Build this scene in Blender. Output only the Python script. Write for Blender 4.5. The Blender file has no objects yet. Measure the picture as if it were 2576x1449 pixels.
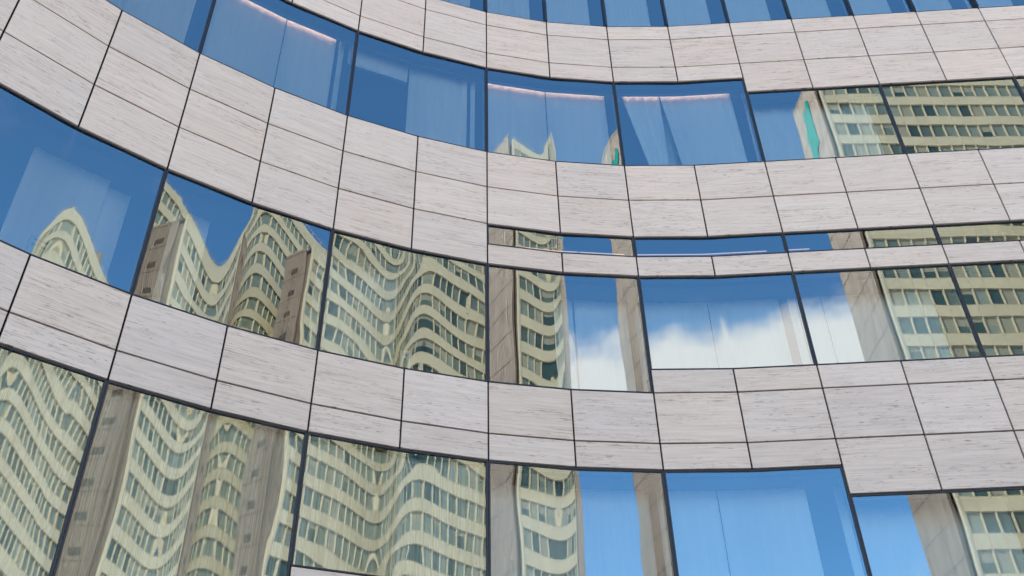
import bpy, bmesh, math, random
from mathutils import Vector, Matrix
random.seed(7)
R = math.radians
sc = bpy.context.scene
C = sc.collection

# ------------------------------------------------------------------ camera
PITCH, ROLL = R(37.459), R(-1.4229)
CAMZ = 1.6
cam = bpy.data.cameras.new("camera")
cam.sensor_fit = 'HORIZONTAL'; cam.sensor_width = 36.0
cam.lens = 2377.12 / 2576 * 36.0
cam.clip_start = 0.1; cam.clip_end = 5000
co = bpy.data.objects.new("camera", cam); C.objects.link(co)
cp, sp, cr, sr = math.cos(PITCH), math.sin(PITCH), math.cos(ROLL), math.sin(ROLL)
r0, u0, f0 = Vector((1, 0, 0)), Vector((0, -sp, cp)), Vector((0, cp, sp))
rt = cr * r0 + sr * u0
up = cr * u0 - sr * r0
m = Matrix((rt, up, -f0)).transposed().to_4x4()
m.translation = (0, 0, CAMZ)
co.matrix_world = m
sc.camera = co

# ------------------------------------------------------------------ world, sun, exposure
SUN_EL, SUN_DIR = R(44), Vector((-0.80, 0.60))       # horizontal direction TOWARDS the sun
w = bpy.data.worlds.new("World"); sc.world = w; w.use_nodes = True
nt = w.node_tree; nt.nodes.clear()
def N(t, kind, **kw):
    n = t.nodes.new(kind)
    for k, v in kw.items(): setattr(n, k, v)
    return n
def math_node(t, op, a, b=None, c=None, clamp=False):
    n = t.nodes.new('ShaderNodeMath'); n.operation = op; n.use_clamp = clamp
    for i, v in enumerate((a, b, c)):
        if v is None: continue
        if isinstance(v, (int, float)): n.inputs[i].default_value = v
        else: t.links.new(v, n.inputs[i])
    return n.outputs[0]
def smooth(t, x, lo, hi):
    n = t.nodes.new('ShaderNodeMapRange'); n.interpolation_type = 'SMOOTHSTEP'
    t.links.new(x, n.inputs['Value'])
    n.inputs['From Min'].default_value = lo; n.inputs['From Max'].default_value = hi
    return n.outputs[0]
out = N(nt, 'ShaderNodeOutputWorld'); bg = N(nt, 'ShaderNodeBackground')
bg.inputs['Strength'].default_value = 0.15
sky = N(nt, 'ShaderNodeTexSky', sky_type='NISHITA', sun_disc=False)
sky.sun_elevation = SUN_EL
sky.sun_rotation = math.atan2(SUN_DIR.x, SUN_DIR.y)
sky.air_density = 0.85; sky.dust_density = 0.0; sky.ozone_density = 2.2
tc = N(nt, 'ShaderNodeTexCoord')
sx = N(nt, 'ShaderNodeSeparateXYZ'); nt.links.new(tc.outputs['Generated'], sx.inputs[0])
az = math_node(nt, 'ARCTAN2', sx.outputs[0], math_node(nt, 'MULTIPLY', sx.outputs[1], -1.0))
el = math_node(nt, 'ARCSINE', sx.outputs[2])
mp = N(nt, 'ShaderNodeMapping'); mp.inputs['Scale'].default_value = (1, 1, 2.2)
nt.links.new(tc.outputs['Generated'], mp.inputs[0])
nz = N(nt, 'ShaderNodeTexNoise'); nz.inputs['Scale'].default_value = 9; nz.inputs['Detail'].default_value = 7
nz.inputs['Roughness'].default_value = 0.52
nt.links.new(mp.outputs[0], nz.inputs['Vector'])
def lobe(a0, e0, aw, ew):
    x = math_node(nt, 'DIVIDE', math_node(nt, 'SUBTRACT', az, R(a0)), R(aw))
    y = math_node(nt, 'DIVIDE', math_node(nt, 'SUBTRACT', el, R(e0)), R(ew))
    q = math_node(nt, 'ADD', math_node(nt, 'MULTIPLY', x, x), math_node(nt, 'MULTIPLY', y, y))
    return math_node(nt, 'SUBTRACT', 1.0, q)
cent = math_node(nt, 'SUBTRACT', nz.outputs['Fac'], 0.5)
b1 = smooth(nt, math_node(nt, 'ADD', lobe(19, 31.0, 17, 3.4), math_node(nt, 'MULTIPLY', cent, 2.6)), -0.15, 0.75)
CLOUD_SHIFT = (3.1, 1.7, 0.4)
# unseen cumulus round the horizon, added to whiten the stone's skylight, thinning with height
nz2 = N(nt, 'ShaderNodeTexNoise'); nz2.inputs['Scale'].default_value = 2.6; nz2.inputs['Detail'].default_value = 8
nz2.inputs['Roughness'].default_value = 0.55
mp2 = N(nt, 'ShaderNodeMapping'); mp2.inputs['Scale'].default_value = (1, 1, 2.2); mp2.inputs['Location'].default_value = CLOUD_SHIFT
nt.links.new(tc.outputs['Generated'], mp2.inputs[0])
nt.links.new(mp2.outputs[0], nz2.inputs['Vector'])
thin = math_node(nt, 'MULTIPLY', smooth(nt, el, R(6), R(62)), 0.22)
fill_cum = smooth(nt, math_node(nt, 'SUBTRACT', nz2.outputs['Fac'], thin), 0.40, 0.52)
clear = smooth(nt, lobe(26, 38, 62, 34), 0.0, 0.35)                # the blue gap the facade mirrors
fill_cum = math_node(nt, 'MULTIPLY', fill_cum, math_node(nt, 'SUBTRACT', 1.0, clear))
wisp = math_node(nt, 'MULTIPLY', smooth(nt, nz.outputs['Fac'], 0.60, 0.86), 0.16)
cl = math_node(nt, 'MAXIMUM', b1, math_node(nt, 'MAXIMUM', wisp, fill_cum))
mx = N(nt, 'ShaderNodeMix', data_type='RGBA')
nt.links.new(cl, mx.inputs['Factor'])
deep = N(nt, 'ShaderNodeMix', data_type='RGBA', blend_type='MULTIPLY'); deep.inputs['Factor'].default_value = 1.0
deep.inputs['B'].default_value = (0.50, 0.83, 0.96, 1)
nt.links.new(sky.outputs[0], deep.inputs['A'])
nt.links.new(deep.outputs['Result'], mx.inputs['A'])
mx.inputs['B'].default_value = (4.05, 3.8, 3.65, 1)
nt.links.new(mx.outputs['Result'], bg.inputs['Color'])
nt.links.new(bg.outputs[0], out.inputs['Surface'])

sun = bpy.data.lights.new("sun", 'SUN'); sun.energy = 3.0; sun.angle = R(0.5); sun.color = (1.0, 0.92, 0.80)
so = bpy.data.objects.new("sun", sun); C.objects.link(so)
sd = Vector((SUN_DIR.x * math.cos(SUN_EL), SUN_DIR.y * math.cos(SUN_EL), math.sin(SUN_EL))).normalized()
so.rotation_euler = sd.to_track_quat('Z', 'Y').to_euler(); so.location = sd * 300

vs = sc.view_settings
vs.view_transform = 'Standard'; vs.look = 'None'; vs.exposure = 2.3; vs.gamma = 1.0; vs.use_curve_mapping = False
sc.cycles.max_bounces = 12; sc.cycles.transparent_max_bounces = 16
sc.cycles.glossy_bounces = 5; sc.cycles.diffuse_bounces = 4
sc.cycles.caustics_reflective = False
sc.cycles.sample_clamp_indirect = 6

# ------------------------------------------------------------------ materials
def mat(name):
    ma = bpy.data.materials.new(name); ma.use_nodes = True
    t = ma.node_tree
    return ma, t, t.nodes['Principled BSDF'], t.nodes['Material Output']
def simple(name, col, rough=0.6, metal=0.0, spec=0.3):
    ma, t, p, o = mat(name)
    p.inputs['Base Color'].default_value = (*col, 1); p.inputs['Roughness'].default_value = rough
    p.inputs['Metallic'].default_value = metal; p.inputs['Specular IOR Level'].default_value = spec
    return ma
def noise(t, vec, scale, detail=3, rough=0.5, dims='3D'):
    n = t.nodes.new('ShaderNodeTexNoise'); n.noise_dimensions = dims
    n.inputs['Scale'].default_value = scale; n.inputs['Detail'].default_value = detail
    n.inputs['Roughness'].default_value = rough
    t.links.new(vec, n.inputs['Vector']); return n.outputs['Fac']
def mixc(t, fac, a, b):
    n = t.nodes.new('ShaderNodeMix'); n.data_type = 'RGBA'
    if isinstance(fac, float): n.inputs['Factor'].default_value = fac
    else: t.links.new(fac, n.inputs['Factor'])
    for k, v in (('A', a), ('B', b)):
        if isinstance(v, tuple): n.inputs[k].default_value = (*v, 1)
        else: t.links.new(v, n.inputs[k])
    return n.outputs['Result']
def objcoord(t, scale, rnd=True, extra=(0, 0, 0)):
    tcn = t.nodes.new('ShaderNodeTexCoord'); mpn = t.nodes.new('ShaderNodeMapping')
    mpn.inputs['Scale'].default_value = scale
    src = tcn.outputs['Object']
    if rnd:
        oi = t.nodes.new('ShaderNodeObjectInfo')
        cmb = t.nodes.new('ShaderNodeCombineXYZ')
        t.links.new(math_node(t, 'MULTIPLY', oi.outputs['Random'], 37.0), cmb.inputs[0])
        t.links.new(math_node(t, 'MULTIPLY', oi.outputs['Random'], 113.0), cmb.inputs[1])
        t.links.new(math_node(t, 'MULTIPLY', oi.outputs['Random'], 61.0), cmb.inputs[2])
        ad = t.nodes.new('ShaderNodeVectorMath'); ad.operation = 'ADD'
        t.links.new(src, ad.inputs[0]); t.links.new(cmb.outputs[0], ad.inputs[1])
        src = ad.outputs[0]
    t.links.new(src, mpn.inputs[0])
    return mpn.outputs[0]

def travertine():
    ma, t, p, o = mat("travertine")
    oi = t.nodes.new('ShaderNodeObjectInfo')
    # gently wavy horizontal bedding: streaks long in x, short in z
    fine = noise(t, objcoord(t, (1.6, 1, 34)), 1.0, 5, 0.62)
    broad = noise(t, objcoord(t, (0.7, 1, 5.5)), 1.0, 3, 0.5)
    cloud = noise(t, objcoord(t, (2.2, 1, 4.0)), 1.0, 4, 0.55)
    c = mixc(t, smooth(t, fine, 0.27, 0.70), (0.455, 0.345, 0.270), (0.545, 0.424, 0.334))
    c = mixc(t, math_node(t, 'MULTIPLY', smooth(t, broad, 0.50, 0.78), 0.32), c, (0.385, 0.285, 0.215))
    c = mixc(t, math_node(t, 'MULTIPLY', smooth(t, cloud, 0.55, 0.8), 0.55), c, (0.56, 0.455, 0.375))
    # warm brown veins gathered in beds
    vein = noise(t, objcoord(t, (2.6, 1, 60)), 1.0, 4, 0.6)
    bed = noise(t, objcoord(t, (0.9, 1, 6.5), extra=(5, 5, 5)), 1.0, 2, 0.5)
    amount = math_node(t, 'FRACT', math_node(t, 'MULTIPLY', oi.outputs['Random'], 7.31))     # some slabs are much more veined than others
    vm = math_node(t, 'MULTIPLY', smooth(t, vein, 0.54, 0.68), smooth(t, bed, 0.42, 0.62))
    c = mixc(t, math_node(t, 'MULTIPLY', vm, math_node(t, 'MULTIPLY_ADD', amount, 0.6, 0.40)), c, (0.27, 0.19, 0.125))
    # dark pits: short horizontal dashes
    pit = noise(t, objcoord(t, (7.0, 1, 88)), 1.0, 5, 0.66)
    pm = math_node(t, 'MULTIPLY', smooth(t, pit, 0.592, 0.655), smooth(t, bed, 0.36, 0.54))
    c = mixc(t, math_node(t, 'MULTIPLY', pm, 0.80), c, (0.10, 0.07, 0.05))
    # slab to slab difference in tone
    hs = t.nodes.new('ShaderNodeHueSaturation')
    t.links.new(c, hs.inputs['Color'])
    t.links.new(math_node(t, 'MULTIPLY_ADD', oi.outputs['Random'], 0.09, 0.985), hs.inputs['Value'])
    t.links.new(math_node(t, 'MULTIPLY_ADD', amount, 0.10, 0.93), hs.inputs['Saturation'])
    t.links.new(hs.outputs[0], p.inputs['Base Color'])
    p.inputs['Roughness'].default_value = 0.55; p.inputs['Specular IOR Level'].default_value = 0.3
    bp = t.nodes.new('ShaderNodeBump'); bp.inputs['Strength'].default_value = 0.25; bp.inputs['Distance'].default_value = 0.004
    t.links.new(math_node(t, 'MULTIPLY_ADD', pm, -1.0, math_node(t, 'MULTIPLY', fine, 0.3)), bp.inputs['Height'])
    t.links.new(bp.outputs[0], p.inputs['Normal'])
    return ma
def coated_glass(name, ior, tint, trans):
    ma, t, p, o = mat(name); t.nodes.remove(p)
    fr = t.nodes.new('ShaderNodeFresnel'); fr.inputs['IOR'].default_value = ior
    gl = t.nodes.new('ShaderNodeBsdfGlossy'); gl.inputs['Roughness'].default_value = 0.0
    gl.inputs['Color'].default_value = (*tint, 1)
    tr = t.nodes.new('ShaderNodeBsdfTransparent'); tr.inputs['Color'].default_value = (*trans, 1)
    mxs = t.nodes.new('ShaderNodeMixShader')
    t.links.new(fr.outputs[0], mxs.inputs[0]); t.links.new(tr.outputs[0], mxs.inputs[1]); t.links.new(gl.outputs[0], mxs.inputs[2])
    t.links.new(mxs.outputs[0], o.inputs['Surface'])
    return ma
M_stone = travertine()
M_glass = coated_glass("coated_glass", 2.75, (0.90, 0.97, 0.98), (0.95, 1.0, 0.99))
M_glass2 = coated_glass("inner_glass", 1.8, (0.92, 0.98, 1.0), (0.98, 1.0, 1.0))
M_frame = simple("anodised_frame", (0.022, 0.021, 0.024), 0.42, 0.3, 0.4)
M_back = simple("dark_joint_membrane", (0.018, 0.017, 0.017), 0.9)  # dark membrane behind the open stone joints
M_room = simple("room_plaster", (0.22, 0.22, 0.22), 0.9)
M_soffit = simple("grey_ceiling", (0.14, 0.145, 0.15), 0.9)
M_white = simple("white_paint", (0.75, 0.76, 0.76), 0.5)
def curtain_mat():
    ma, t, p, o = mat("curtain_cloth")
    v = noise(t, objcoord(t, (40, 40, 0.6)), 1.0, 2, 0.5)
    c = mixc(t, v, (0.82, 0.85, 0.84), (0.91, 0.93, 0.91))
    t.links.new(c, p.inputs['Base Color']); p.inputs['Roughness'].default_value = 0.9
    p.inputs['Specular IOR Level'].default_value = 0.1
    return ma
M_curt = curtain_mat()
def sheer_mat():
    ma, t, p, o = mat("sheer_curtain_cloth")
    v = noise(t, objcoord(t, (26, 26, 0.25)), 1.0, 3, 0.65)
    c = mixc(t, smooth(t, v, 0.36, 0.64), (0.45, 0.47, 0.44), (0.92, 0.94, 0.89))
    t.links.new(c, p.inputs['Base Color']); p.inputs['Roughness'].default_value = 0.9
    p.inputs['Specular IOR Level'].default_value = 0.1
    return ma
M_sheer = sheer_mat()
def lamp_mat(name, col, s):
    ma, t, p, o = mat(name); t.nodes.remove(p)
    e = t.nodes.new('ShaderNodeEmission'); e.inputs['Color'].default_value = (*col, 1); e.inputs['Strength'].default_value = s
    t.links.new(e.outputs[0], o.inputs['Surface']); return ma
M_lamp = lamp_mat("warm_lamp", (1.0, 0.58, 0.38), 2.2)
M_lamp2 = lamp_mat("soft_lamp", (1.0, 0.66, 0.55), 0.16)

# tower materials
def tower_panel():
    ma, t, p, o = mat("pale_green_panel")
    oi = t.nodes.new('ShaderNodeObjectInfo')
    v = noise(t, objcoord(t, (0.8, 0.8, 1.5)), 1.0, 4, 0.55)
    c = mixc(t, v, (0.56, 0.495, 0.32), (0.64, 0.57, 0.38))
    hs = t.nodes.new('ShaderNodeHueSaturation'); t.links.new(c, hs.inputs['Color'])
    t.links.new(math_node(t, 'MULTIPLY_ADD', oi.outputs['Random'], 0.10, 0.95), hs.inputs['Value'])
    t.links.new(hs.outputs[0], p.inputs['Base Color'])
    p.inputs['Roughness'].default_value = 0.35
    return ma
def tower_glass():
    ma, t, p, o = mat("tower_window_glass")
    oi = t.nodes.new('ShaderNodeObjectInfo')
    c = mixc(t, smooth(t, oi.outputs['Random'], 0.15, 0.95), (0.045, 0.08, 0.065), (0.25, 0.29, 0.22))
    t.links.new(c, p.inputs['Base Color'])
    p.inputs['Roughness'].default_value = 0.12; p.inputs['Specular IOR Level'].default_value = 0.6
    return ma
def steel_mat():
    ma, t, p, o = mat("grey_ribbed_cladding")
    st = noise(t, objcoord(t, (2, 9, 0.06), rnd=False), 1.0, 3, 0.6)
    bl = noise(t, objcoord(t, (0.3, 0.35, 0.22), rnd=False), 1.0, 4, 0.6)
    c = mixc(t, smooth(t, st, 0.3, 0.7), (0.14, 0.106, 0.08), (0.27, 0.214, 0.165))
    c = mixc(t, math_node(t, 'MULTIPLY', smooth(t, bl, 0.52, 0.68), 0.6), c, (0.13, 0.095, 0.075))
    t.links.new(c, p.inputs['Base Color']); p.inputs['Roughness'].default_value = 0.5; p.inputs['Metallic'].default_value = 0.15
    return ma
M_tpanel, M_tglass, M_steel = tower_panel(), tower_glass(), steel_mat()
M_tmull = simple("cream_mullion", (0.52, 0.46, 0.32), 0.5)
M_blind = simple("roller_blind", (0.30, 0.30, 0.22), 0.8)
M_teal = simple("teal_sheet", (0.01, 0.30, 0.24), 0.6)
M_vent = simple("vent_metal", (0.10, 0.085, 0.07), 0.6)
M_joint = simple("joint_strip", (0.10, 0.08, 0.062), 0.6)
M_dark = simple("dark_metal", (0.05, 0.05, 0.055), 0.5)
def paving():
    ma, t, p, o = mat("paving")
    v = noise(t, objcoord(t, (0.4, 0.4, 0.4), rnd=False), 1.0, 6, 0.6)
    t.links.new(mixc(t, v, (0.44, 0.41, 0.37), (0.56, 0.53, 0.48)), p.inputs['Base Color']); p.inputs['Roughness'].default_value = 0.85
    return ma
M_pave = paving()

# ------------------------------------------------------------------ helpers
class MB:
    """collects boxes and prisms into one mesh"""
    def __init__(s): s.v = []; s.f = []; s.mi = []
    def hexa(s, pts, mi=0):
        # pts: 4 bottom (ccw seen from above) + 4 top
        b = len(s.v); s.v += [tuple(p) for p in pts]
        for q in ((3, 2, 1, 0), (4, 5, 6, 7), (0, 1, 5, 4), (1, 2, 6, 5), (2, 3, 7, 6), (3, 0, 4, 7)):
            s.f.append(tuple(b + i for i in q)); s.mi.append(mi)
    def box(s, x0, x1, y0, y1, z0, z1, mi=0):
        s.hexa([(x0, y0, z0), (x1, y0, z0), (x1, y1, z0), (x0, y1, z0), (x0, y0, z1), (x1, y0, z1), (x1, y1, z1), (x0, y1, z1)], mi)
    def strip(s, front, back, z0, z1, mi=0):
        """solid wall between two plan polylines, heights z0..z1"""
        n = len(front); b = len(s.v)
        for (x, y), (X, Y) in zip(front, back):
            s.v += [(x, y, z0), (x, y, z1), (X, Y, z0), (X, Y, z1)]
        for i in range(n - 1):
            a, c = b + 4 * i, b + 4 * (i + 1)
            for q in ((a, c, c + 1, a + 1), (c + 2, a + 2, a + 3, c + 3), (a + 1, c + 1, c + 3, a + 3), (a + 2, c + 2, c, a)):
                s.f.append(q); s.mi.append(mi)
        a = b; s.f.append((a + 2, a, a + 1, a + 3)); s.mi.append(mi)
        a = b + 4 * (n - 1); s.f.append((a, a + 2, a + 3, a + 1)); s.mi.append(mi)
    def mesh(s, name, mats):
        me = bpy.data.meshes.new(name); me.from_pydata(s.v, [], s.f)
        for k in mats: me.materials.append(k)
        if len(mats) > 1:
            for p, i in zip(me.polygons, s.mi): p.material_index = i
        me.update(); return me
    def build(s, name, mats, parent=None):
        if not isinstance(mats, (list, tuple)): mats = [mats]
        return link(name, s.mesh(name, mats), parent)
def link(name, data, parent=None):
    o = bpy.data.objects.new(name, data); C.objects.link(o)
    if parent: o.parent = parent
    return o
def tag(o, label, cat, group=None):
    o['label'] = label; o['category'] = cat
    if group: o['group'] = group
    return o
def empty(name, loc=(0, 0, 0), rz=0):
    o = bpy.data.objects.new(name, None); o.location = loc; o.rotation_euler = (0, 0, rz); C.objects.link(o); return o

# ------------------------------------------------------------------ plan of the curved facade
fit = {-5: (-5.484, 8.245), -4: (-4.590, 9.037), -3: (-3.613, 9.737), -2: (-2.576, 10.344), -1: (-1.488, 10.837),
       0: (-0.363, 11.228), 1: (0.798, 11.493), 2: (1.983, 11.639), 3: (3.187, 11.673), 4: (4.398, 11.618),
       5: (5.612, 11.568), 6: (6.815, 11.511), 7: (8.014, 11.458), 8: (9.209, 11.422)}
COL = {k: Vector(v) for k, v in fit.items()}
hd = math.atan2((COL[-4] - COL[-5]).y, (COL[-4] - COL[-5]).x)
for k in range(-6, -10, -1):
    hd += R(5.8); COL[k] = COL[k + 1] - Vector((math.cos(hd), math.sin(hd))) * 1.2
for k in range(4, 13):                      # the right-hand part is straight
    COL[k] = COL[3] + Vector((math.cos(R(-2.45)), math.sin(R(-2.45)))) * 1.2046 * (k - 3)
CMIN, CMAX = -9, 12
def segdir(c):
    return (COL[c + 1] - COL[c]).normalized()
def P(c, d=0.0):
    """column c moved d metres into the building (mitred)"""
    dirs = [segdir(k) for k in (c - 1, c) if CMIN <= k < CMAX]
    n = sum((Vector((-q.y, q.x)) for q in dirs), Vector((0, 0))).normalized()
    e = dirs[0]; k = n.dot(Vector((-e.y, e.x)))
    return COL[c] + n * (d / k)
def poly(a, b, d): return [P(c, d) for c in range(a, b + 1)]

H = {'L0': 15.329, 'L1': 14.922, 'L2': 14.102, 'L3': 13.691, 'L3b': 13.303, 'L4': 11.509, 'L5': 10.700, 'L6': 9.900,
     'L6b': 9.482, 'L7': 9.091, 'L8b': 7.366, 'L8': 6.973, 'L9': 6.164, 'L10': 5.765, 'L11': 5.340,
     'L12': 4.057, 'L13': 3.25, 'L14': 2.45, 'T0': 17.5, 'T1': 18.3, 'T2': 19.1}
Z = {k: v + CAMZ for k, v in H.items()}

# ------------------------------------------------------------------ the ground
g = MB(); g.box(-1500, 1500, -1500, 1500, -0.5, 0.0)
ground = g.build('ground', M_pave); ground['kind'] = 'structure'

# ------------------------------------------------------------------ the curved office building
bld = empty('office_building', (0, 12, 0))
tag(bld, 'curved office building clad in pale striped travertine panels with long blue ribbon windows', 'building')
def child(name, mb, mats, parent=bld):
    o = mb.build(name, mats, parent)
    if parent is bld: o.matrix_parent_inverse = Matrix.Translation((0, -12, 0))
    return o

# openings: list of (a, b, z0, z1) ; solid rows per column
wins = []
for a in range(CMIN, CMAX): wins.append((a, a + 1, 'L0', 'T0', 0))
for a in range(-8, 4, 2): wins.append((a, a + 2, 'L4', 'L3', 1))
for a in range(4, 12, 2): wins.append((a, a + 2, 'L4', 'L3b', 1))
for a in range(0, 12, 2): wins.append((a, a + 2, 'L6b', 'L6', 2))
for a in range(-8, 2, 2): wins.append((a, a + 2, 'L8', 'L7', 3))
for a in range(2, 12, 2): wins.append((a, a + 2, 'L8b', 'L7', 3))
for a in range(-8, 4, 2): wins.append((a, a + 2, 'L12' if a == -2 else 'L13', 'L10', 4))
for a in range(4, 12, 2): wins.append((a, a + 2, 'L13', 'L11', 4))
def rows(c):
    r = [('T1', 'T2'), ('T0', 'T1'), ('L1', 'L0'), ('L2', 'L1')]
    r += [('L3', 'L2')] if c < 4 else [('L3b', 'L2')]
    r += [('L5', 'L4'), ('L6', 'L5')]
    r += [('L7', 'L6')] if c < 0 else [('L7', 'L6b')]
    if c >= 2: r += [('L8', 'L8b')]
    r += [('L9', 'L8')]
    r += [('L10', 'L9')] if c < 4 else [('L11', 'L9')]
    if c in (-2, -1): r += [('L13', 'L12')]
    r += [('L14', 'L13')]
    return r
JT = 0.012
rnd = random.Random(3)
for c in range(-8, 12):
    A, B = COL[c], COL[c + 1]
    L = (B - A).length; ang = math.atan2(B.y - A.y, B.x - A.x)
    for lo, hi in rows(c):
        z0, z1 = sorted((Z[lo], Z[hi]))
        h = z1 - z0; hw = L / 2 - JT
        pb = MB(); e = 0.003
        # panel with a small arris all round its front face
        fx, fz = hw - e, h / 2 - JT
        pts_f = [(-fx, 0, -fz + e), (fx, 0, -fz + e), (fx, 0, fz - e), (-fx, 0, fz - e)]
        pts_m = [(-hw, e, -fz), (hw, e, -fz), (hw, e, fz), (-hw, e, fz)]
        pts_b = [(x, 0.035, z) for x, y, z in pts_m]
        pb.v = pts_f + pts_m + pts_b
        pb.f = [(0, 1, 2, 3), (11, 10, 9, 8)]
        for k in range(4):
            j = (k + 1) % 4
            pb.f += [(4 + k, 4 + j, j, k), (8 + k, 8 + j, 4 + j, 4 + k)]
        pb.mi = [0] * len(pb.f)
        o = pb.build('stone_panel', M_stone, bld)
        mid = (A + B) / 2
        o.location = (mid.x, mid.y - 12 , (z0 + z1) / 2)
        o.rotation_euler = (rnd.gauss(0, 0.0011), 0, ang + rnd.gauss(0, 0.0009))
        nrm = Vector((-math.sin(ang), math.cos(ang)))
        dd = rnd.uniform(-0.0015, 0.0015)
        o.location.x += nrm.x * dd; o.location.y += nrm.y * dd
# dark backing behind the joints, one solid per run of equal rows
bk = MB()
for c in range(CMIN, CMAX):
    iv = []
    for lo, hi in rows(c):
        z0, z1 = sorted((Z[lo], Z[hi])); iv.append([z0, z1])
    iv.sort(); mg = [iv[0]]
    for q in iv[1:]:
        if abs(q[0] - mg[-1][1]) < 1e-4: mg[-1][1] = q[1]
        else: mg.append(q)
    for z0, z1 in mg:
        bk = MB(); bk.strip(poly(c, c + 1, 0.045), poly(c, c + 1, 0.30), z0, z1)
        child('backing_wall', bk, M_back)
bw = MB(); bw.strip(poly(CMIN, CMAX, 0.0), poly(CMIN, CMAX, 0.30), 0.0, Z['L14'] - 0.01)
child('base_wall', bw, simple("base_stone", (0.30, 0.28, 0.27), 0.7))
# floors and ceilings: each storey's structural slab
DEEP = 6.0
sl = MB()
for zc in (Z['T0'] + 0.07, Z['L7'] + 0.07, Z['L10'] + 0.07, Z['L13'] - 0.35):
    sl.strip(poly(CMIN, CMAX, 0.31), poly(CMIN, CMAX, DEEP), zc, zc + 0.18)
zc = Z['L3'] + 0.07                      # upper ribbon: a lighting cove is cut into the ceiling above the curtains
sl.strip(poly(CMIN, CMAX, 0.31), poly(CMIN, CMAX, 0.43), zc, zc + 0.18)
sl.strip(poly(CMIN, CMAX, 0.56), poly(CMIN, CMAX, DEEP), zc, zc + 0.18)
sl.strip(poly(CMIN, CMAX, 0.31), poly(CMIN, CMAX, DEEP), zc + 0.182, zc + 0.25)
child('floor_slab', sl, M_soffit)
rb = MB(); rb.strip(poly(CMIN, CMAX, DEEP), poly(CMIN, CMAX, DEEP + 0.3), 0.0, Z['T2'])
child('room_wall', rb, M_room)
rf = MB(); rf.strip(poly(CMIN, CMAX, 0.02), poly(CMIN, CMAX, DEEP + 0.3), Z['T2'] + 0.003, Z['T2'] + 0.25)
child('roof', rf, M_frame)
for c in (CMIN, CMAX):
    q = segdir(c if c == CMIN else c - 1); a, b = P(c, 0.31), P(c, DEEP)
    k = -0.25 if c == CMIN else 0.25
    sw = MB(); lo, hi = (a + q * k, a) if k < 0 else (a, a + q * k)
    lo2, hi2 = (b + q * k, b) if k < 0 else (b, b + q * k)
    sw.hexa([(*lo, 0), (*hi, 0), (*hi2, 0), (*lo2, 0), (*lo, Z['T2']), (*hi, Z['T2']), (*hi2, Z['T2']), (*lo2, Z['T2'])])
    child('side_wall', sw, M_room)

# ---- windows
def glass_mesh(name, a, b, z0, z1, depth, material, seed, amp):
    """a pane that follows its chord(s), bent smoothly at the middle when it spans two facets, with float-glass waviness"""
    rg = random.Random(seed)
    pts = [P(c, depth) for c in range(a, b + 1)]
    th = [math.atan2((pts[i + 1] - pts[i]).y, (pts[i + 1] - pts[i]).x) for i in range(len(pts) - 1)]
    ln = [(pts[i + 1] - pts[i]).length for i in range(len(pts) - 1)]
    tot = sum(ln); mid = ln[0]
    nu = 120 if len(pts) > 2 and abs(th[0] - th[-1]) > R(1) else 40
    nv = 30
    modes = [(rg.uniform(1.2, 8.0), rg.uniform(0, 6.28), rg.uniform(0.6, 4.0), rg.uniform(0, 6.28), rg.gauss(0, 1)) for _ in range(8)]
    V = []
    S = 12
    rg_w = rg.uniform(0.85, 1.2); yaw = rg.gauss(0, 0.0007); tilt = rg.gauss(0, 0.0007)
    for j in range(nv + 1):
        v = j / nv; z = z0 + (z1 - z0) * v
        edge = min(v, 1 - v)
        t = min(1.0, edge / 0.25); t = t * t * (3 - 2 * t)
        wd = (0.105 + 0.05 * t) * rg_w if len(pts) > 2 else 0.1
        lin = []
        x, y = 0.0, 0.0; st = tot / (nu * S)
        lin.append((x, y, th[0]))
        for i in range(nu * S):
            s = (i + 0.5) * st
            if len(th) > 1:
                # smooth bend over the mullion line of the facets; the plate overshoots a little on either side
                q = s - mid
                g = math.tanh(q / wd) + 0.60 * (q / 0.42) * math.exp(-(q / 0.42) ** 2)
                hh = 0.5 * (th[0] + th[1]) + 0.5 * (th[1] - th[0]) * g
            else: hh = th[0]
            x += math.cos(hh) * st; y += math.sin(hh) * st
            if (i + 1) % S == 0: lin.append((x, y, hh))
        ex, ey = pts[-1] - pts[0]
        sxl = math.hypot(ex, ey) / math.hypot(x, y); da = math.atan2(ey, ex) - math.atan2(y, x)
        ca, sa = math.cos(da) * sxl, math.sin(da) * sxl
        for i, (px, py, hh) in enumerate(lin):
            s = i / nu * tot
            d = 0.0
            for k, ph, l, ph2, am in modes:
                d += am * math.sin(k * s + ph) * math.cos(l * z + ph2) / k
            ed = min(1.0, 8 * min(i / nu, 1 - i / nu)) * min(1.0, 8 * edge)
            d *= amp * ed
            d += yaw * (s - mid) + tilt * (z - 0.5 * (z0 + z1))
            X = pts[0].x + px * ca - py * sa - math.sin(hh) * d
            Y = pts[0].y + px * sa + py * ca + math.cos(hh) * d
            V.append((X, Y, z))
    F = []
    for j in range(nv):
        for i in range(nu):
            q = j * (nu + 1) + i
            F.append((q, q + 1, q + nu + 2, q + nu + 1))
    me = bpy.data.meshes.new(name); me.from_pydata(V, [], F); me.materials.append(material)
    me.polygons.foreach_set('use_smooth', [True] * len(F)); me.update()
    return me
def bar(mb, p0, p1, q0, q1, z0, z1):
    mb.hexa([(*p0, z0), (*p1, z0), (*q1, z0), (*q0, z0), (*p0, z1), (*p1, z1), (*q1, z1), (*q0, z1)])
def along(a, b, d, s):
    """point s metres along the window's plan polyline a..b at depth d (negative s counts from the end)"""
    pts = [P(c, d) for c in range(a, b + 1)]
    if s >= 0: return pts[0] + (pts[1] - pts[0]).normalized() * s
    return pts[-1] + (pts[-1] - pts[-2]).normalized() * s
J = 0.026            # width of a jamb
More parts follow.
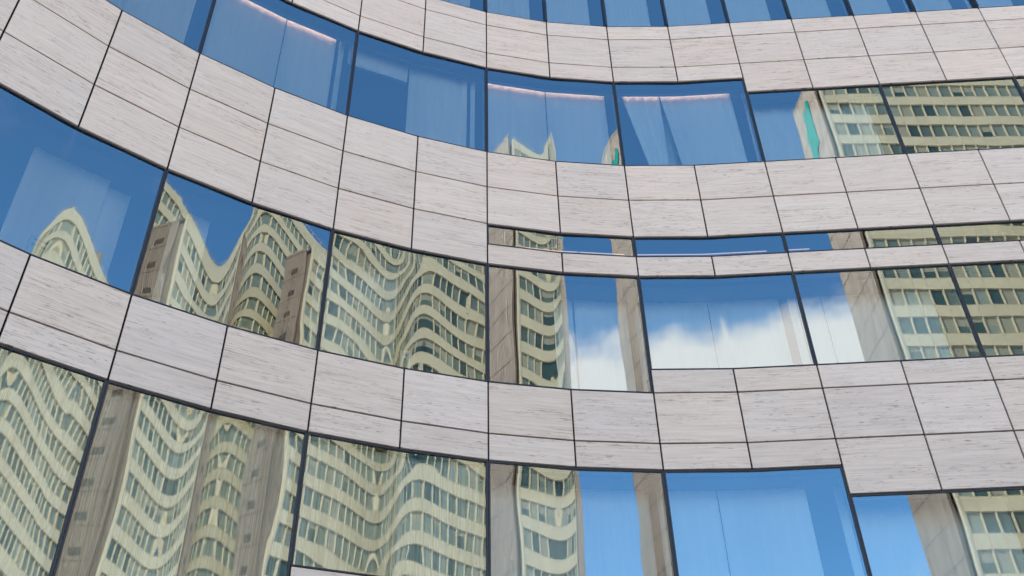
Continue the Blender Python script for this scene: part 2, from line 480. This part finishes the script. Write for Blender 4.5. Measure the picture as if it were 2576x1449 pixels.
for wi, (a, b, lo, hi, row) in enumerate(wins):
    z0, z1 = sorted((Z[lo], Z[hi]))
    z0 += 0.004; z1 -= 0.004
    f = MB(); D0, D1 = 0.014, 0.16
    fr_in = lambda d: [along(a, b, d, 0.003)] + [P(c, d) for c in range(a + 1, b)] + [along(a, b, d, -0.003)]
    f.strip(fr_in(D0), fr_in(D1), z0, z0 + 0.018)
    f.strip(fr_in(D0), fr_in(D1), z1 - 0.018, z1)
    jw = J if row else 0.026
    bar(f, along(a, b, D0, 0.003), along(a, b, D0, jw), along(a, b, D1, 0.003), along(a, b, D1, jw), z0 + 0.018, z1 - 0.018)
    bar(f, along(a, b, D0, -jw), along(a, b, D0, -0.003), along(a, b, D1, -jw), along(a, b, D1, -0.003), z0 + 0.018, z1 - 0.018)
    if row == 0:     # deep fins between the narrow top windows
        bar(f, along(a, b, -0.05, -0.022), along(a, b, -0.05, -0.004), along(a, b, 0.0138, -0.022), along(a, b, 0.0138, -0.004), z0, z1)
    fo = child('window', f, M_frame)
    me = glass_mesh('glass_pane', a, b, z0 + 0.012, z1 - 0.010, 0.036, M_glass, 100 + wi, 0.0008 if a < 2 and row else 0.00018)
    g1 = link('glass_pane', me, fo)
    me = glass_mesh('inner_pane', a, b, z0 + 0.012, z1 - 0.010, 0.062, M_glass2, 500 + wi, 0.0011 if a < 2 and row else 0.00035)
    g2 = link('inner_pane', me, fo)

# ------------------------------------------------------------------ curtains behind the glass (things of their own)
ROWN = {0: 'topmost ribbon of narrow windows', 1: 'upper ribbon window', 2: 'thin slot window', 3: 'middle ribbon window', 4: 'bottom ribbon window'}
def plan_pts(a, b, d, s0, s1, step=0.02):
    pts = [P(c, d) for c in range(a, b + 1)]
    ln = [(pts[i + 1] - pts[i]).length for i in range(len(pts) - 1)]; tot = sum(ln)
    n = max(2, int((s1 - s0) * tot / step)); r = []
    for i in range(n + 1):
        s = (s0 + (s1 - s0) * i / n) * tot; k = 0
        while k < len(ln) - 1 and s > ln[k]: s -= ln[k]; k += 1
        e = (pts[k + 1] - pts[k]).normalized()
        r.append((pts[k] + e * s, Vector((-e.y, e.x)), (s0 + (s1 - s0) * i / n) * tot))
    return r
def curtain(a, b, s0, s1, z0, z1, depth, label, group=None, amp=0.010, s0b=None, s1b=None, period=0.17, seed=0):
    """pleated cloth; s0..s1 = share of the window width at the top, s0b..s1b at the bottom"""
    rg = random.Random(seed * 31 + a)
    if s0b is None: s0b = s0
    if s1b is None: s1b = s1
    top = plan_pts(a, b, depth, s0, s1); n = len(top) - 1
    V, F = [], []; nv = 10
    ph = [rg.uniform(0, 6.28) for _ in range(3)]
    for j in range(nv + 1):
        v = j / nv
        a0 = s0b + (s0 - s0b) * v; a1 = s1b + (s1 - s1b) * v
        row = plan_pts(a, b, depth, a0, a1, step=1e9) if False else None
        for i in range(n + 1):
            u = a0 + (a1 - a0) * i / n
            p, nn, s = point_at(a, b, depth, u)
            arc = i / n * (s1 - s0) * 2.4
            d = amp * (math.sin(arc * 6.283 / period + ph[0] + 0.8 * math.sin(arc * 2.1 + ph[1])) + 0.5 * math.sin(arc * 6.283 / (period * 2.7) + ph[2]))
            q = p + nn * d
            V.append((q.x, q.y, z0 + (z1 - z0) * v))
    for j in range(nv):
        for i in range(n):
            q = j * (n + 1) + i; F.append((q, q + 1, q + n + 2, q + n + 1))
    me = bpy.data.meshes.new('curtain'); me.from_pydata(V, [], F); me.materials.append(M_sheer if 'sheer' in label else M_curt)
    me.polygons.foreach_set('use_smooth', [True] * len(F)); me.update()
    o = link('curtain', me); tag(o, label, 'curtain', group)
    md = o.modifiers.new('thickness', 'SOLIDIFY'); md.thickness = 0.004
    return o
def point_at(a, b, d, u):
    pts = [P(c, d) for c in range(a, b + 1)]
    ln = [(pts[i + 1] - pts[i]).length for i in range(len(pts) - 1)]; s = u * sum(ln); k = 0
    s_all = s
    while k < len(ln) - 1 and s > ln[k]: s -= ln[k]; k += 1
    e = (pts[k + 1] - pts[k]).normalized()
    return pts[k] + e * s, Vector((-e.y, e.x)), s_all
def light_strip(a, b, s0, s1, z, depth, label, m=None):
    pp = [point_at(a, b, depth, s0 + (s1 - s0) * i / 12) for i in range(13)]
    mb = MB(); mb.strip([p for p, n_, s in pp], [p + n_ * 0.02 for p, n_, s in pp], z - 0.005, z)
    o = mb.build('light_strip', m or M_lamp); tag(o, label, 'lamp', 'warm light strips above the curtains'); return o
CD = 0.50
zA0, zA1 = Z['L4'] - 0.05, Z['L3'] + 0.24
G1 = 'curtains behind the upper ribbon windows'
curtain(-6, -4, 0.0, 0.93, zA0, zA1, CD, 'pale curtain behind the leftmost window of the upper ribbon, at the top left corner', G1, seed=1)
curtain(-4, -2, 0.03, 0.53, zA0, zA1, CD, 'left curtain of the upper ribbon window with the long warm light strip', G1, seed=2, amp=0.005)
curtain(-4, -2, 0.538, 0.90, zA0, zA1, CD + 0.01, 'right curtain of the upper ribbon window with the long warm light strip', G1, seed=3, amp=0.005)
curtain(-4, -2, 0.925, 0.965, zA0, zA1, CD, 'narrow gathered curtain edge beside the mullion of the long warm light strip window', G1, seed=4)
curtain(-2, 0, 0.46, 0.90, zA0, zA1, CD, 'curtain covering the right half of the window with the dark opening', G1, seed=5)
curtain(-2, 0, 0.925, 0.96, zA0, zA1, CD, 'narrow curtain fold at the right end of the window with the dark opening', G1, seed=6)
curtain(-2, 0, 0.0, 0.445, zA1 - 0.58, zA1, CD, 'short pale blind over the dark opening of the half curtained window', G1, seed=7, amp=0.003)
curtain(0, 2, 0.02, 0.50, zA0, zA1, CD, 'left curtain above the reflected pale roof edge in the upper ribbon', G1, seed=8, amp=0.006)
curtain(0, 2, 0.508, 0.96, zA0, zA1, CD, 'right curtain above the reflected pale roof edge in the upper ribbon', G1, seed=9, amp=0.005)
curtain(2, 4, 0.09, 0.385, zA0, zA1, CD, 'curtain gathered into a tapering drape in the upper ribbon', G1, s0b=0.27, s1b=0.375, amp=0.013, seed=10)
curtain(2, 4, 0.39, 0.93, zA0, zA1, CD, 'wide curtain to the right of the tapering drape', G1, s0b=0.50, s1b=0.95, seed=11, amp=0.006)
curtain(4, 6, 0.02, 0.95, zA0, zA1, CD, 'curtain behind the upper ribbon window that mirrors the teal sheet', G1, seed=12)
light_strip(-4, -2, 0.03, 0.90, zA1 - 0.04, CD - 0.055, 'warm light strip over the two curtains in the upper left ribbon window')
light_strip(0, 2, 0.02, 0.96, zA1 - 0.04, CD - 0.055, 'warm light strip over the curtains above the mirrored roof edge')
light_strip(2, 4, 0.09, 0.93, zA1 - 0.04, CD - 0.055, 'warm light strip over the tapering drape')
CB = 0.78
zB1 = Z['L7'] + 0.055
G2 = 'curtains behind the middle ribbon windows'
zB0, zB0b = Z['L8'] - 0.05, Z['L8b'] - 0.05
curtain(-6, -4, 0.0, 0.16, zB0, zB1, CB, 'curtain strip at the left edge of the photo in the middle ribbon', G2, seed=20)
curtain(-6, -4, 0.40, 0.80, zB0, zB1, CB, 'wide pale curtain in the leftmost middle ribbon window', G2, seed=21, amp=0.005)
curtain(-6, -4, 0.805, 0.93, zB0, zB1, CB + 0.12, 'narrow curtain right of the wide one in the leftmost middle ribbon window', G2, seed=22, amp=0.004)
curtain(-4, -2, 0.16, 0.36, zB0, zB1, CB, 'narrow curtain behind the mirrored tower corner and sky notch', G2, seed=23, amp=0.004)
curtain(-2, 0, 0.0, 0.50, zB0, zB1, CD + 0.2, 'curtain behind the left half of the wavy tower reflection in the middle ribbon', G2, seed=24, amp=0.006)
curtain(0, 2, 0.50, 0.62, zB0, zB1, CB, 'left curtain of the window mirroring sky between two grey walls', G2, seed=25, amp=0.004)
curtain(0, 2, 0.632, 0.97, zB0, zB1, CB, 'right curtain of the window mirroring sky between two grey walls', G2, seed=26, amp=0.004)
curtain(2, 4, 0.02, 0.50, zB0b, zB1, CB, 'left curtain of the window mirroring the white cloud', G2, seed=27, amp=0.004)
curtain(2, 4, 0.506, 0.96, zB0b, zB1, CB, 'right curtain of the window mirroring the white cloud', G2, seed=28, amp=0.004)
curtain(4, 6, 0.02, 0.24, zB0b, zB1, CB, 'left curtain of the window with the cloud edge beside the grey wall', G2, seed=29, amp=0.004)
curtain(4, 6, 0.246, 0.97, zB0b, zB1, CB, 'right curtain of the window with the cloud edge beside the grey wall', G2, seed=30, amp=0.004)
zC1, zC1b, zC0 = Z['L10'] + 0.055, Z['L10'] + 0.055, Z['L13'] - 0.1
G3 = 'curtains behind the bottom ribbon windows'
curtain(-6, -4, 0.0, 0.97, zC0, zC1, 0.20, 'sheer curtain behind the bottom left corner window', G3, seed=40, amp=0.020, period=0.08)
curtain(-4, -2, 0.02, 0.97, zC0, zC1, 0.20, 'sheer curtain behind the two mirrored grey walls in the bottom ribbon', G3, seed=41, amp=0.020, period=0.08)
curtain(-2, 0, 0.02, 0.50, Z['L12'] - 0.05, zC1, 0.20, 'left sheer curtain of the bottom window with the stone sill', G3, seed=42, amp=0.010)
curtain(-2, 0, 0.508, 0.97, Z['L12'] - 0.05, zC1, 0.205, 'right sheer curtain of the bottom window with the stone sill', G3, seed=43, amp=0.010)
curtain(0, 2, 0.02, 0.97, zC0, zC1, CB, 'curtain of the bottom window mirroring a narrow tower strip and sky', G3, seed=44, amp=0.004)
curtain(2, 4, 0.02, 0.36, zC0, zC1, CB, 'left curtain of the plain blue bottom window', G3, seed=45, amp=0.004)
curtain(2, 4, 0.366, 0.86, zC0, zC1, CB, 'right curtain of the plain blue bottom window', G3, seed=46, amp=0.004)
curtain(4, 6, 0.02, 0.97, zC0, zC1b, CB, 'curtain of the bottom right window mirroring the tower foot', G3, seed=47, amp=0.004)
ORD = ['first', 'second', 'third', 'fourth', 'fifth', 'sixth', 'seventh', 'eighth', 'ninth', 'tenth']
for k, c in enumerate(range(-1, 9)):
    curtain(c, c + 1, 0.06, 0.80, Z['L0'] - 0.05, Z['T0'] + 0.05, 0.30 + 0.06, 'plain curtain behind the %s narrow window from the left in the topmost row' % ORD[k], 'curtains of the topmost row', seed=60 + k, amp=0.004)
for (a, s0, s1, lb) in ((0, 0.30, 0.66, 'left light strip in the first slot window'), (0, 0.67, 0.97, 'right light strip in the first slot window'),
                        (2, 0.02, 0.93, 'long light strip in the second slot window'), (4, 0.04, 0.22, 'short light strip at the left of the third slot window')):
    light_strip(a, a + 2, s0, s1, Z['L6b'] + 0.46, CD, lb, M_lamp2)
# round white column standing inside, behind the tapering drape
p, n_, s = point_at(2, 4, 1.0, 0.46)
bm = bmesh.new(); bmesh.ops.create_cone(bm, cap_ends=True, segments=28, radius1=0.10, radius2=0.10, depth=2.3)
bmesh.ops.create_cone(bm, cap_ends=True, segments=28, radius1=0.115, radius2=0.115, depth=0.03, matrix=Matrix.Translation((0, 0, -0.1)))
me = bpy.data.meshes.new('column'); bm.to_mesh(me); me.materials.append(M_white)
o = link('column', me); o.location = (p.x, p.y, (Z['L4'] + Z['L3']) / 2 + 0.3)
tag(o, 'round white column inside the room behind the tapering drape', 'column')
# white tubular frames standing inside two middle-ribbon windows
def white_frame(a, b, s0, s1, ztop, label):
    p0 = point_at(a, b, 0.34, s0)[0]; p1 = point_at(a, b, 0.34, s1)[0]
    mb = MB(); e = (p1 - p0).normalized(); nn = Vector((-e.y, e.x)) * 0.03
    zb = ztop - 1.0; t = 0.035
    def bx(q0, q1, za, zc): bar(mb, q0, q1, q0 + nn, q1 + nn, za, zc)
    bx(p0, p0 + e * t, zb, ztop - t); bx(p1 - e * t, p1, zb, ztop - t); bx(p0, p1, ztop - t, ztop)
    bx(p0 + e * t, p1 - e * t, ztop - 0.12, ztop - 0.10)
    o = mb.build('white_frame', M_white); tag(o, label, 'frame', 'white frames inside the middle ribbon windows')
white_frame(-6, -4, 0.50, 0.60, Z['L8'] + 0.52, 'white tubular frame inside the leftmost middle ribbon window')
white_frame(-2, 0, 0.51, 0.57, Z['L8'] + 0.52, 'white tubular frame inside the window of the wavy tower reflection')

# ------------------------------------------------------------------ towers across the street (mirrored in the glass)
STOREY, BAY = 2.913, 1.2
TANG = math.atan2(-0.1149, 0.9934)
E1 = Vector((27.3, -43.5))
def spandrel_mesh():
    mb = MB(); x0, x1 = 0.008, BAY - 0.008
    mb.box(x0, x1, -0.16, 0.0, 0.0, 1.17)
    mb.box(x0, x1, -0.15, 0.015, 1.171, 1.20)
    return mb.mesh('spandrel_panel', [M_tpanel])
def window_mesh(blind=0.0):
    mb = MB(); h0, h1 = 1.202, STOREY - 0.004
    mb.box(0.12, BAY - 0.02, -0.20, -0.15, h0, h1, 0)             # glass
    mb.box(-0.01, 0.07, -0.20, 0.006, h0, h1, 1)                   # mullion fin
    mb.box(0.07, 0.12, -0.20, -0.10, h0, h1, 1)
    mb.box(BAY - 0.055, BAY - 0.012, -0.148, -0.105, h0, h1, 1)
    mb.box(0.12, BAY - 0.055, -0.148, -0.11, h0, h0 + 0.04, 1)
    mb.box(0.12, BAY - 0.055, -0.148, -0.11, h1 - 0.05, h1, 1)
    if blind: mb.box(0.125, BAY - 0.06, -0.1495, -0.135, h1 - 0.055 - blind * (h1 - h0 - 0.1), h1 - 0.055, 2)   # roller blind
    return mb.mesh('window', [M_tglass, M_tmull, M_blind])
SPM = spandrel_mesh()
WNS = [window_mesh(0), window_mesh(0), window_mesh(0), window_mesh(0), window_mesh(0.3), window_mesh(0.55), window_mesh(0.96)]
WNM = WNS[0]
def merge_instances(name, src, offs, mats, parent):
    sv = [v.co.copy() for v in src.vertices]; sf = [tuple(p.vertices) for p in src.polygons]; sm = [p.material_index for p in src.polygons]
    V, F, MI = [], [], []
    for ox, oz in offs:
        b = len(V); V += [(v.x + ox, v.y, v.z + oz) for v in sv]; F += [tuple(b + i for i in f) for f in sf]; MI += sm
    me = bpy.data.meshes.new(name); me.from_pydata(V, [], F)
    for k in mats: me.materials.append(k)
    me.polygons.foreach_set('material_index', MI); me.update()
    o = link(name, me, parent); o['kind'] = 'stuff'; return o
def ribbed_wall(depth, h, side=-1):
    """end wall in the local frame: plane x = 0 facing -x, running from y=0 to y=-depth, vertical trapezoid ribs"""
    mb = MB(); n = int(depth / 0.24); st = depth / n
    mb.box(0.0, 0.25, -depth, 0, 0, h)
    for i in range(n):
        y = -depth + i * st
        mb.hexa([(-0.05, y + st * .30, 0), (0.0, y + st * .12, 0), (0.0, y + st * .88, 0), (-0.05, y + st * .70, 0)][::-1] +
                [(-0.05, y + st * .30, h), (0.0, y + st * .12, h), (0.0, y + st * .88, h), (-0.05, y + st * .70, h)][::-1])
    return mb
def tower(name, label, along0, off0, depth, length, roof, top_k, wallh, nparts, vents=False):
    dvec = Vector((0.9934, -0.1149)); nvec = Vector((0.1149, 0.9934))
    o0 = E1 + dvec * along0 + nvec * off0
    root = empty(name, (o0.x, o0.y, 0), TANG)
    tag(root, label, 'office tower', 'slab towers across the street')
    nb = int(length / BAY); nst = top_k
    L = nb * BAY
    X0 = 0.20                                     # the facade starts behind a cream edge post
    core = MB(); core.box(0.60, L + X0 + 0.2, -depth + 0.02, -0.40, 0, roof - 0.25)
    core.build('core_wall', M_tmull, root)
    rw = ribbed_wall(depth - 1.2, wallh); e = rw.build('end_wall', M_steel, root); e.location = (-0.02, -1.2, 0)
    wd_ = depth - 1.2
    for k in range(int(wallh // STOREY)):
        zj = wallh - 0.4 - k * STOREY
        jn = MB(); jn.box(-0.075, -0.02, -1.2 - wd_ + 0.02, -1.22, zj, zj + 0.03); jn.build('cladding_joint', M_joint, root)
        if vents and k > 0:
            vt = MB(); vt.box(-0.085, -0.02, -1.2 - wd_ * 0.62, -1.2 - wd_ * 0.32, zj + 0.5, zj + 1.15)
            for q in range(5): vt.box(-0.10, -0.0851, -1.2 - wd_ * 0.61, -1.2 - wd_ * 0.33, zj + 0.54 + q * 0.12, zj + 0.59 + q * 0.12)
            vt.build('vent', M_vent, root)
    dk = MB(); dk.box(0.48, 0.59, -1.6, -0.32, 0, roof); dk.build('corner_recess', M_steel, root)
    ps = MB(); ps.box(0.0, 0.18, -0.31, 0.03, 0, roof + 0.02); ps.build('corner_post', M_tmull, root)
    far = MB(); far.box(L + X0 + 0.21, L + X0 + 0.5, -depth, 0.0, 0, wallh); far.build('far_end_wall', M_steel, root)
    zt = CAMZ + 71.76 + (roof - 1.53 - (CAMZ + 71.76)) // STOREY * STOREY if False else roof - 1.53
    cells = []
    for b in range(nb):
        for k in range(nst):
            zb = zt - (k + 1) * STOREY
            if zb < 0.5: continue
            cells.append((b, k, X0 + b * BAY, zb))
    cells.sort(key=lambda c: (c[0] * BAY * 1.0) + (c[1] * 0.12))
    for b, k, x, z in cells[:nparts]:
        o = link('spandrel_panel', SPM, root); o.location = (x, 0, z)
        o = link('window', rnd.choice(WNS), root); o.location = (x, 0, z)
    rest = [(x, z) for b, k, x, z in cells[nparts:]]
    merge_instances('spandrel_panels', SPM, rest, [M_tpanel], root)
    merge_instances('windows', WNM, rest, [M_tglass, M_tmull, M_blind], root)
    pr = MB()
    for b in range(nb): pr.box(X0 + b * BAY + 0.008, X0 + (b + 1) * BAY - 0.008, -0.3, 0.0, zt, roof)
    pr.build('parapet', M_tpanel, root)
    rl = MB(); rl.box(0.5, L, -0.36, -0.33, roof + 0.85, roof + 0.9)
    for i in range(int(L / 1.8)): rl.box(0.6 + i * 1.8, 0.64 + i * 1.8, -0.37, -0.33, roof - 0.2, roof + 0.849)
    rl.build('roof_railing', M_tmull, root)
    rt_ = MB(); rt_.box(0.30, L + X0 + 0.2, -depth + 0.02, -0.38, roof - 0.24, roof - 0.02); rt_.build('roof', M_dark, root)
    return root
t1 = tower('office_tower', 'tall pale green slab tower with teal sheet on its grey end wall, mirrored in windows',
      0.0, 0.0, 7.4, 45.0, CAMZ + 76.2, 26, CAMZ + 78.0, 300)
t2 = tower('office_tower', 'lower pale green slab tower with plain grey end wall, in front of the taller one',
      17.6, 8.1, 4.7, 42.0, CAMZ + 64.6, 22, CAMZ + 64.6, 300, True)
# teal sheet on the end wall of the taller tower: jagged outline, hung 10 cm off the ribs
tp = [(-4.9, 75.3), (-4.4, 75.5), (-4.15, 74.5), (-3.5, 76.0), (-3.1, 75.6), (-3.2, 73.0), (-3.3, 71.2), (-3.2, 69.6), (-4.1, 69.3), (-4.0, 68.0),
      (-4.3, 67.9), (-5.4, 67.7), (-5.4, 68.6), (-5.3, 70.6), (-5.6, 71.9), (-5.4, 73.0), (-4.9, 73.2), (-5.0, 74.0)]
bm = bmesh.new()
vv = [bm.verts.new((-0.16, k, h + CAMZ)) for k, h in tp]
fc = bm.faces.new(vv); ex = bmesh.ops.extrude_face_region(bm, geom=[fc])
for v in ex['geom']:
    if isinstance(v, bmesh.types.BMVert): v.co.x += 0.05
bmesh.ops.recalc_face_normals(bm, faces=bm.faces)
me = bpy.data.meshes.new('teal_sheet'); bm.to_mesh(me); me.materials.append(M_teal)
o = link('teal_sheet', me); o.location = (E1.x, E1.y, 0); o.rotation_euler = (0, 0, TANG)
tag(o, 'jagged teal sheet hanging on the grey end wall of the tall tower', 'sheet')
